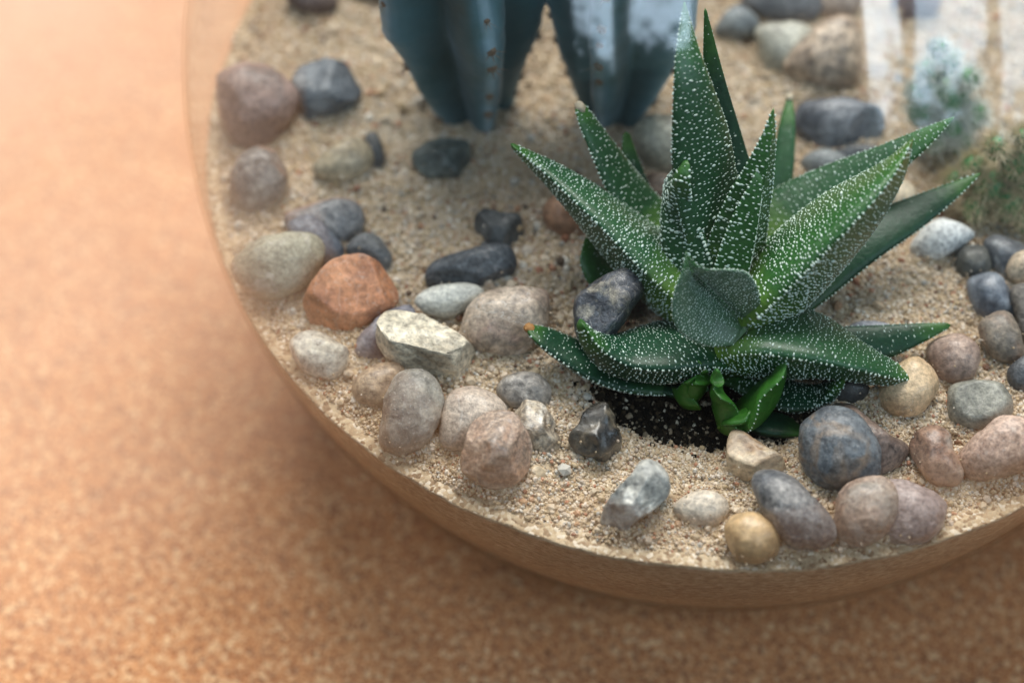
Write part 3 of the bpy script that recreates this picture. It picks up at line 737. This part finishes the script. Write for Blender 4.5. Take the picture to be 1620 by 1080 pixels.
def leaf(parent, pts, mat=None, label=None, hint=None, thick=.72, cup=.06, dots=1.0, dsize=1.0, updots=.55, tip=None, edge=1.0, seed=0, keel=.0, fit=True, fold=0.0, crease=0.0, K=28, bulge=.34):
    """pts rows: px, py, height in mm, width in px; from base to tip"""
    mat = mat or LEAF
    r_ = np.random.default_rng(500 + seed + leaf.n); leaf.n += 1
    M = 44
    I = interp_path(pts, M)
    C = np.array([at(a, b, z / 1000) for a, b, z, _ in I])
    T = np.gradient(C, axis=0); T /= np.linalg.norm(T, axis=1)[:, None]
    W = np.maximum(I[:, 3], 3)
    t = np.linspace(0, 1, M)
    rows = []; N0 = []; frames = []
    # cross-section: u in [0,1) round the leaf
    u = np.arange(K) / K * 2 * math.pi
    X = np.cos(u); sn = np.sin(u)
    for i in range(M):
        h = (AXIS - C[i]) if hint is None else np.array(hint, float)
        h = h / np.linalg.norm(h)
        N = h - T[i] * np.dot(h, T[i]); N /= np.linalg.norm(N)
        N0.append(N)
    N0 = np.array(N0)
    for _ in range(6): N0[1:-1] = (N0[:-2] + N0[1:-1] * 2 + N0[2:]) / 4
    for i in range(M):
        N = N0[i] - T[i] * np.dot(N0[i], T[i]); N /= np.linalg.norm(N); Sd = np.cross(T[i], N)
        tt = t[i]
        cu = cup * (1 - tt) ** .6
        y = np.where(sn >= 0, -cu * (1 - X ** 2) + bulge * np.abs(sn) + fold * (np.abs(X) - 1) - crease * np.exp(-(X / .10) ** 2),
                     -(thick * (1 - np.abs(X) ** (1.9 - .9 * keel)) + 0.0) * (1 if True else 0) + .0)
        y = np.where(sn < 0, np.minimum(y, -cu * (1 - X ** 2) + fold * (np.abs(X) - 1) - .08 * np.abs(sn)), y)
        sec = X[:, None] * Sd + y[:, None] * N
        # match the width seen from the photograph's side
        s = mpp(C[i])
        Ti = T[i] - F * np.dot(T[i], F); ln = np.linalg.norm(Ti)
        if fit and ln > .15:
            pn = np.cross(F, Ti / ln)
            e = sec @ pn; ext = e.max() - e.min()
            wh = W[i] * s / max(ext, .9)
        else: wh = W[i] * s / 2
        rows.append(C[i] + sec * wh); frames.append((N, Sd, wh))
    R3 = np.array(rows)
    V = R3.reshape(-1, 3); V = np.vstack([V, C[0] - T[0] * .0002, C[-1] + T[-1] * .0006])
    i = np.arange(M * K).reshape(M, K); A, B = i[:-1], i[1:]
    Q = [tuple(q) for q in np.stack([A.ravel(), np.roll(A, -1, 1).ravel(), np.roll(B, -1, 1).ravel(), B.ravel()], 1).tolist()]
    a, b = M * K, M * K + 1
    Q += [(int(i[0, (j + 1) % K]), int(i[0, j]), a) for j in range(K)] + [(int(i[-1, j]), int(i[-1, (j + 1) % K]), b) for j in range(K)]
    tv = np.concatenate([np.repeat(t, K), [0, 1]])
    # small unevenness
    ob = mesh_np('leaf', V, Q, mat, parent, origin=C[0], attrs={'t': tv})
    if label: ob['label'] = label
    # white tubercles: little domes set in loose cross rows
    vv, ff = ICO1
    VV, FF, cnt = [], [], 0
    seglen = np.linalg.norm(np.diff(C, axis=0), axis=1); cum = np.concatenate([[0], np.cumsum(seglen)])
    def put(P, N, size, el, T_):
        nonlocal cnt
        Sx = np.cross(T_, N); Sx /= np.linalg.norm(Sx)
        q = P + vv[:, :1] * Sx * size * el + vv[:, 1:2] * T_ * size * .75 + vv[:, 2:] * N * size * .62
        VV.append(q); FF.append(ff + cnt); cnt += len(vv)
    step = .00092 / max(dots, .01) ** .5
    d = step * 1.5
    lengths = cum[-1]
    cen = C
    while dots > 0 and d < lengths * .99:
        fi = np.interp(d, cum, np.arange(M)); i0 = min(int(fi), M - 2); fr = fi - i0
        ring = R3[i0] * (1 - fr) + R3[i0 + 1] * fr
        wh = frames[i0][2]; Tq = T[i0]; f = d / lengths
        cc = ring.mean(0)
        nxt = np.roll(ring, -1, 0)
        sl = np.linalg.norm(nxt - ring, axis=1); cs = np.concatenate([[0], np.cumsum(sl)])
        per = cs[-1]; p = r_.uniform(0, step)
        while p < per:
            j = np.searchsorted(cs, p) - 1; j = max(0, min(K - 1, j)); g = (p - cs[j]) / max(sl[j], 1e-9)
            upper = (j + g) < K / 2
            jj = (j + g) / (K / 2) % 1.0
            prob = (updots if upper else 1.0)
            if f < .10: prob *= .35
            elif f < .3 and upper: prob *= .6
            if r_.random() < prob:
                P = ring[j] * (1 - g) + nxt[j] * g
                P = P + Tq * r_.normal(0, step * .30)
                Nn = np.cross(nxt[j] - ring[j], Tq); Nn /= np.linalg.norm(Nn)
                if np.dot(Nn, frames[i0][0]) * (1 if upper else -1) < 0: Nn = -Nn
                sz = .00022 * dsize * math.exp(r_.normal(0, .28)) * (1.0 if not upper else .8) * (1 - .3 * f)
                put(P, Nn, sz, r_.uniform(1.0, 2.0), Tq)
            p += step * r_.uniform(.72, 1.2) * (1.05 if upper else 1.0)
        d += step * r_.uniform(.85, 1.1)
    # the toothed rim
    if edge > 0:
        d = .002
        while d < lengths * .985:
            fi = np.interp(d, cum, np.arange(M)); i0 = min(int(fi), M - 2); fr = fi - i0
            ring = R3[i0] * (1 - fr) + R3[i0 + 1] * fr
            for j, sg in ((0, 1), (K // 2, -1)):
                N, Sd, wh = frames[i0]
                if r_.random() < .9: put(ring[j], Sd * sg, .00027 * dsize * edge * r_.uniform(.8, 1.25), 1.0, T[i0])
            d += .00085 * r_.uniform(.8, 1.3)
    if VV:
        tb = mesh_np('tubercle_cover', np.concatenate(VV), np.concatenate(FF), TUB, ob, origin=C[0])
        tb['kind'] = 'stuff'
    if tip is not None:
        q = ICO3[0]; size = min(frames[-2][2] * 1.1, .0009)
        q = C[-1] + (q[:, :1] * frames[-1][1] * size * 1.1 + q[:, 1:2] * T[-1] * size * 1.3 + q[:, 2:] * frames[-1][0] * size * .9)
        q = q + r_.normal(0, size * .08, q.shape)
        mesh_np('leaf_tip', q, ICO3[1], tip, ob, origin=C[-1])
    return ob


leaf.n = 0
plant = empty('spotted_succulent', PLANT)
tag(plant, 'dark green rosette succulent with rows of white dots on its pointed leaves', 'succulent plant')
lf = lambda *a, **k: leaf(plant, *a, **k)
# tall ones at the back
lf([(1150,440,8,112),(1138,370,17,120),(1118,300,26,110),(1107,220,35,98),(1094,130,44,62),(1086,60,49,30),(1083,8,53,5)], cup=.10, thick=.35, updots=1.25, dots=1.0, edge=.9)
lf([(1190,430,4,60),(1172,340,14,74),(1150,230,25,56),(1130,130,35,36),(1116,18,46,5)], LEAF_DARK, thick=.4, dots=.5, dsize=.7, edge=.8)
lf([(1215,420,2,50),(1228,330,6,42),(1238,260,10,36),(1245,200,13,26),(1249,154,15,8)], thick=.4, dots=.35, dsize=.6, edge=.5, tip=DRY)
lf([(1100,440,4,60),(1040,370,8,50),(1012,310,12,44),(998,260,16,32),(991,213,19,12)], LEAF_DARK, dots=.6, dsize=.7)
lf([(1090,430,6,70),(1030,350,11,72),(985,290,17,60),(950,230,23,42),(930,195,26,30),(918,170,28,20)], thick=.5, dots=1.0, edge=1.1, tip=DRY, updots=.8)
# left long leaf
lf([(1120,480,7,110),(1060,425,11,112),(1000,372,15,96),(940,320,19,72),(880,274,22,44),(840,248,24,24),(812,230,26,8)], thick=.8, dots=1.35, updots=1.2, cup=.04, hint=(.35, .55, 1), dsize=1.1)
# right leaves
lf([(1180,430,5,110),(1240,350,10,100),(1310,305,14,84),(1390,262,19,58),(1450,226,23,36),(1506,188,27,5)], LEAF, thick=.5, dots=.85, updots=1.1)
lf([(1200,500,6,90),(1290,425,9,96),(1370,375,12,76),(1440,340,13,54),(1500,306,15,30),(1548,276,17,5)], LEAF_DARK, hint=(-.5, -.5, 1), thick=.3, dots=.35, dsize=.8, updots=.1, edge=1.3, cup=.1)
lf([(1170,490,8,90),(1215,440,15,118),(1285,375,23,112),(1350,320,30,86),(1405,270,35,46),(1441,224,39,6)], LEAF_LIME, thick=.75, dots=1.2, dsize=1.15, keel=.5, updots=1.0, hint=(-.9, .25, .55))
# centre front pair
lf([(1160,470,9,88),(1163,400,17,96),(1180,330,25,78),(1200,270,32,50),(1215,220,37,26),(1223,176,41,5)], LEAF_LIME, thick=.75, keel=1.0, hint=(-.35, .9, .1), dots=1.0, dsize=1.1)
lf([(1150,474,10,52),(1160,420,17,62),(1178,350,25,48),(1196,292,31,22),(1205,254,34,4)], LEAF_LIME, thick=.9, keel=1.0, hint=(-.6, .8, .1), dots=.9, dsize=1.1, fold=.3)
lf([(1125,480,5,40),(1104,430,11,70),(1084,370,17,66),(1074,320,23,46),(1078,285,31,30),(1086,258,34,12)], LEAF, thick=.7, keel=.4, hint=(.7, .7, .2), dots=.85, dsize=1.3, edge=1.1)
# the young leaf seen end on, folded
lf([(1182,520,16,70),(1154,500,19,122),(1124,474,23,136),(1104,450,26,92),(1093,428,28,34),(1086,402,30,3)], BLOOM, thick=.5, cup=.02, dots=3.4, dsize=.66, updots=1.8, hint=(.1, -.8, .6), fold=.7, crease=.5, K=56, bulge=.22)
# lower right, broad and arched
lf([(1130,550,4,70),(1200,525,9,118),(1280,535,11,112),(1350,560,10,76),(1410,584,7,44),(1466,599,4,6)], LEAF, thick=.8, dots=1.2, updots=1.3, cup=.05, hint=(.05, .55, 1), dsize=.95)
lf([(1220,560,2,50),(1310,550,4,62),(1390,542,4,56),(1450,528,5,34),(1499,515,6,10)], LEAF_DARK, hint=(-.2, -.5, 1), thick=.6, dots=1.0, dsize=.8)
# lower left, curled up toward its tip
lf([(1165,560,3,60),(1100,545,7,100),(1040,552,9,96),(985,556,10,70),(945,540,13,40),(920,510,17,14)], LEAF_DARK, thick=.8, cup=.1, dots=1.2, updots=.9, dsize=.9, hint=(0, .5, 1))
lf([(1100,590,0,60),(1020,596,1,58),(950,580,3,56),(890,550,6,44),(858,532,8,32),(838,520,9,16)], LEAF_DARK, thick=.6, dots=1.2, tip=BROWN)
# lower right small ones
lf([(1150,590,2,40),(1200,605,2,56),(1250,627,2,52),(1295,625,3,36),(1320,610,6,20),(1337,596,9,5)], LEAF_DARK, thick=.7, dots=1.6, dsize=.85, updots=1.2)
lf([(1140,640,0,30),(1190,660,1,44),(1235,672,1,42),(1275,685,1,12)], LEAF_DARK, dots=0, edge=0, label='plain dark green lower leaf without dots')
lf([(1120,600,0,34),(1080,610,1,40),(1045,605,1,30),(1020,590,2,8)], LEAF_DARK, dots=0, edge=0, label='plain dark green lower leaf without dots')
lf([(1010,470,3,60),(960,440,5,60),(936,412,8,44),(928,380,11,10)], LEAF_LIME, dots=.6, dsize=.7, thick=.5)


def stem():
    V, Fc = ICO3
    c = at(1155, 535, .002)
    W = c + V * np.array([.0085, .007, .007])
    m = leaf_material('sandy_leaf_base', (.30, .30, .10, 1), (.30, .30, .10, 1), (.3, .3, .1, 1))
    mesh_np('stem', W, Fc, m, plant, origin=c, attrs={'t': np.zeros(len(V))})


stem()

pup = empty('succulent_offset', at(1165, 665, 0))
tag(pup, 'bright green young offset with two arms forming a V in front of the spotted plant', 'succulent plant')
leaf(pup, [(1160,668,1,40),(1150,645,4,34),(1140,620,8,26),(1136,600,10,20),(1135,586,12,8)], PUP, dots=0, edge=.5, dsize=.6, thick=.6, cup=.25)
leaf(pup, [(1155,668,1,36),(1185,652,3,50),(1210,622,7,46),(1230,595,11,26),(1244,567,14,4)], PUP, dots=0, edge=.9, dsize=.7, thick=.5, keel=.6)
leaf(pup, [(1160,668,1,30),(1175,658,4,34),(1195,650,6,26),(1205,640,8,8)], PUP, dots=0, edge=.4, dsize=.5, thick=.4)
pup2 = empty('succulent_offset', at(1090, 632, 0))
tag(pup2, 'tiny bright green bud shaped offset under the lower left leaf of the spotted plant', 'succulent plant')
leaf(pup2, [(1090,634,1,30),(1098,618,4,38),(1106,600,7,32),(1112,586,9,18),(1106,572,12,4)], PUP, dots=0, edge=.7, dsize=.6, thick=.7, cup=.3)
leaf(pup2, [(1088,634,1,26),(1082,622,4,24),(1088,606,7,16),(1100,596,9,5)], PUP, dots=0, edge=.4, dsize=.5, thick=.5)


# ------------------------------------------------------------------ blue ribbed cacti
def cactus_material():
    m, nt, b, L = new_mat('glaucous_blue_skin')
    tc = node(nt, 'ShaderNodeTexCoord')
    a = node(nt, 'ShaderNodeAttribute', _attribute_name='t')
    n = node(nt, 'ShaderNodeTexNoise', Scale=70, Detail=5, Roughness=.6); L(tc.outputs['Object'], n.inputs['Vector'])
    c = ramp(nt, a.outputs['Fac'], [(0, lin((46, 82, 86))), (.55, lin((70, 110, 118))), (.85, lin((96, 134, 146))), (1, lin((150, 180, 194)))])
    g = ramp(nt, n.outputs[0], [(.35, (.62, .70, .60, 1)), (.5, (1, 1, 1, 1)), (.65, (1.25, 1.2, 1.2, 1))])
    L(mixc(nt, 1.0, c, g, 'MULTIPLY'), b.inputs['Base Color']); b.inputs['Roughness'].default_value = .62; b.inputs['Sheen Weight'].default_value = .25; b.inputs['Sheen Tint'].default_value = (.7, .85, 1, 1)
    bp = node(nt, 'ShaderNodeBump', Strength=.5, Distance=.0010); L(n.outputs[0], bp.inputs['Height']); L(bp.outputs[0], b.inputs['Normal'])
    return m


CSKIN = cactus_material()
WOOL = simple_mat('areole_wool', (.22, .16, .11, 1), .8)
SPINE = simple_mat('cactus_spine', (.45, .28, .14, 1), .5)


def spike(P, d, L, r, n=3):
    d = np.array(d, float) / np.linalg.norm(d)
    a = np.cross(d, [0.31, .2, .93]); a /= np.linalg.norm(a); b = np.cross(d, a)
    V = [P + (a * math.cos(6.283 * k / n) + b * math.sin(6.283 * k / n)) * r for k in range(n)] + [P + d * L]
    return V, [(k, (k + 1) % n, n) for k in range(n)]


def cactus(px, py, rad, H, label, rot, lean=(0, 0), ribs=5, seed=1):
    base = at(px, py, 0)
    root = empty('blue_cactus', base); tag(root, label, 'cactus')
    nz, nth = 60, 120
    V = []; t_ = []
    def prof(f):      # narrow foot, then full width
        return rad * (.34 + .66 * min(1, (f / .42)) ** .75) * (1 if f < .93 else math.sqrt(max(0.02, 1 - ((f - .93) / .07) ** 2)))
    def pt(f, th, k=1.0):
        rb = .5 + .5 * math.cos(ribs * (th - rot))
        rr = prof(f) * (.58 + .42 * rb ** .85) * k * (1 + .16 * noise.noise(Vector((math.cos(th) * 1.6 + seed * 5, math.sin(th) * 1.6, f * 5))) + .03 * noise.noise(Vector((th * 5 + seed, f * 30, 1))))
        return np.array([base[0] + lean[0] * f + rr * math.cos(th), base[1] + lean[1] * f + rr * math.sin(th), ZS - .003 + H * f]), rb
    for i in range(nz):
        f = i / (nz - 1)
        for j in range(nth):
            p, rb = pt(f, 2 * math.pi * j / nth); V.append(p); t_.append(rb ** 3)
    V.append(np.array([base[0] + lean[0], base[1] + lean[1], ZS - .003 + H])); t_.append(.3)
    i = np.arange(nz * nth).reshape(nz, nth); A, B = i[:-1], i[1:]
    Q = [tuple(q) for q in np.stack([A.ravel(), np.roll(A, -1, 1).ravel(), np.roll(B, -1, 1).ravel(), B.ravel()], 1).tolist()]
    Q += [(int(i[-1, j]), int(i[-1, (j + 1) % nth]), nz * nth) for j in range(nth)]
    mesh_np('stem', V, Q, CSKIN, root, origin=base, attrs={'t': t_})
    r_ = np.random.default_rng(seed)
    vv, ff = ICO1
    # one areole mesh, shared
    VV = (vv * np.array([.0005, .0011, .0011])).tolist(); FF = [tuple(x) for x in ff.tolist()]
    for k in range(7):
        d = np.array([r_.uniform(.4, 1), r_.normal(0, .6), r_.normal(0, .6)])
        sv, sf = spike(np.zeros(3), d, r_.uniform(.002, .0045), .00012)
        o = len(VV); VV += [tuple(x) for x in sv]; FF += [tuple(a + o for a in x) for x in sf]
    am = bpy.data.meshes.new('areole'); am.from_pydata([tuple(x) for x in VV], [], FF); am.materials.append(WOOL)
    for k in range(ribs):
        th = rot + 2 * math.pi * k / ribs
        for q in range(11):
            if r_.random() < .3: continue
            f = .07 + .075 * q + r_.uniform(-.02, .02)
            p, _ = pt(f, th, 1.0)
            o = bpy.data.objects.new('areole', am); COL.objects.link(o); o.parent = root
            o.location = Vector(p - base); o.rotation_euler = (r_.uniform(-.5, .5), r_.uniform(-.3, .3), th); o.scale = [r_.uniform(.6, 1.1)] * 3


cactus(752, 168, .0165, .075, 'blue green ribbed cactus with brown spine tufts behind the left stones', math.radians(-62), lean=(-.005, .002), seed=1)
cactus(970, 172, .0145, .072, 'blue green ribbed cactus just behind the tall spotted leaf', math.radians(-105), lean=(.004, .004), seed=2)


# ------------------------------------------------------------------ small white-haired cacti at the right
HEAD = leaf_material('green_cactus_head', (.06, .18, .05, 1), (.10, .25, .10, 1), (.10, .22, .08, 1))
HAIR = simple_mat('white_spine', (.70, .72, .66, 1), .6)


def hairy(heads, label, hair_col, seed):
    base = at(*heads[0][:2], 0)
    root = empty('hairy_cactus', base); tag(root, label, 'cactus')
    r_ = np.random.default_rng(seed)
    V0, F0 = ICO3
    for (px, py, z, rp) in heads:
        c = at(px, py, z / 1000); s = mpp(c) * rp
        q = V0 * np.array([s, s, s * 1.25])
        bump = np.array([noise.noise(Vector((v[0] * 5, v[1] * 5, v[2] * 5 + px))) for v in V0.tolist()])
        q = c + q * (1 + .14 * bump)[:, None]
        h = mesh_np('cactus_head', q, F0, HEAD, root, origin=c, attrs={'t': np.full(len(q), .5)})
        VV, FF = [], []
        for k in range(130):
            d = r_.normal(0, 1, 3); d /= np.linalg.norm(d); d[2] = abs(d[2]) * .8 + d[2] * .2
            P = c + d * s * np.array([1, 1, 1.25])
            for m in range(6):
                e = d * .7 + r_.normal(0, .6, 3)
                sv, sf = spike(P, e, s * (r_.uniform(.4, 1.3) if r_.random() < .9 else r_.uniform(1.3, 2.4)), .00006)
                o = len(VV); VV += [tuple(x) for x in sv]; FF += [tuple(a + o for a in x) for x in sf]
        sp = mesh_np('spine_cover', np.array(VV), FF, hair_col, h, origin=c, smooth=False); sp['kind'] = 'stuff'


hairy([(1490,150,8,26),(1472,118,16,20),(1508,165,9,24),(1458,180,7,20),(1500,205,5,24),(1530,128,14,18),(1478,225,4,18),(1540,185,6,20),(1500,100,20,17),(1450,150,12,16),(1520,225,3,18),(1485,80,26,13)], 'small green cactus covered in fine white hairs in the blurred upper right', HAIR, 3)
hairy([(1565,300,6,28),(1605,262,12,22),(1540,265,9,20),(1598,325,5,26),(1545,330,3,22),(1625,295,8,24),(1575,235,16,18),(1510,290,5,18),(1630,345,4,24),(1620,220,18,16)], 'dark green cactus cluster with pale straw spines at the right edge', simple_mat('straw_spine', (.62, .54, .36, 1), .6), 4)

# grains clinging to the inside of the glass just above the sand
n = 420
t = rng.uniform(math.radians(165), math.radians(330), n); a = np.arcsin(ZS / RI) + np.abs(rng.normal(0, .06, n)) + .01
q = np.exp(rng.normal(-9.3, .35, n)); rr_ = RI - .0001
scatter('glass_dust', np.stack([rr_ * np.cos(a) * np.cos(t), rr_ * np.cos(a) * np.sin(t), rr_ * np.sin(a)], 1), np.stack([q, q, q], 1), rng.uniform(.4, .9, n), bpy.data.materials['sand_grain'], 'fine powdery grains stuck to the inside of the glass above the sand')
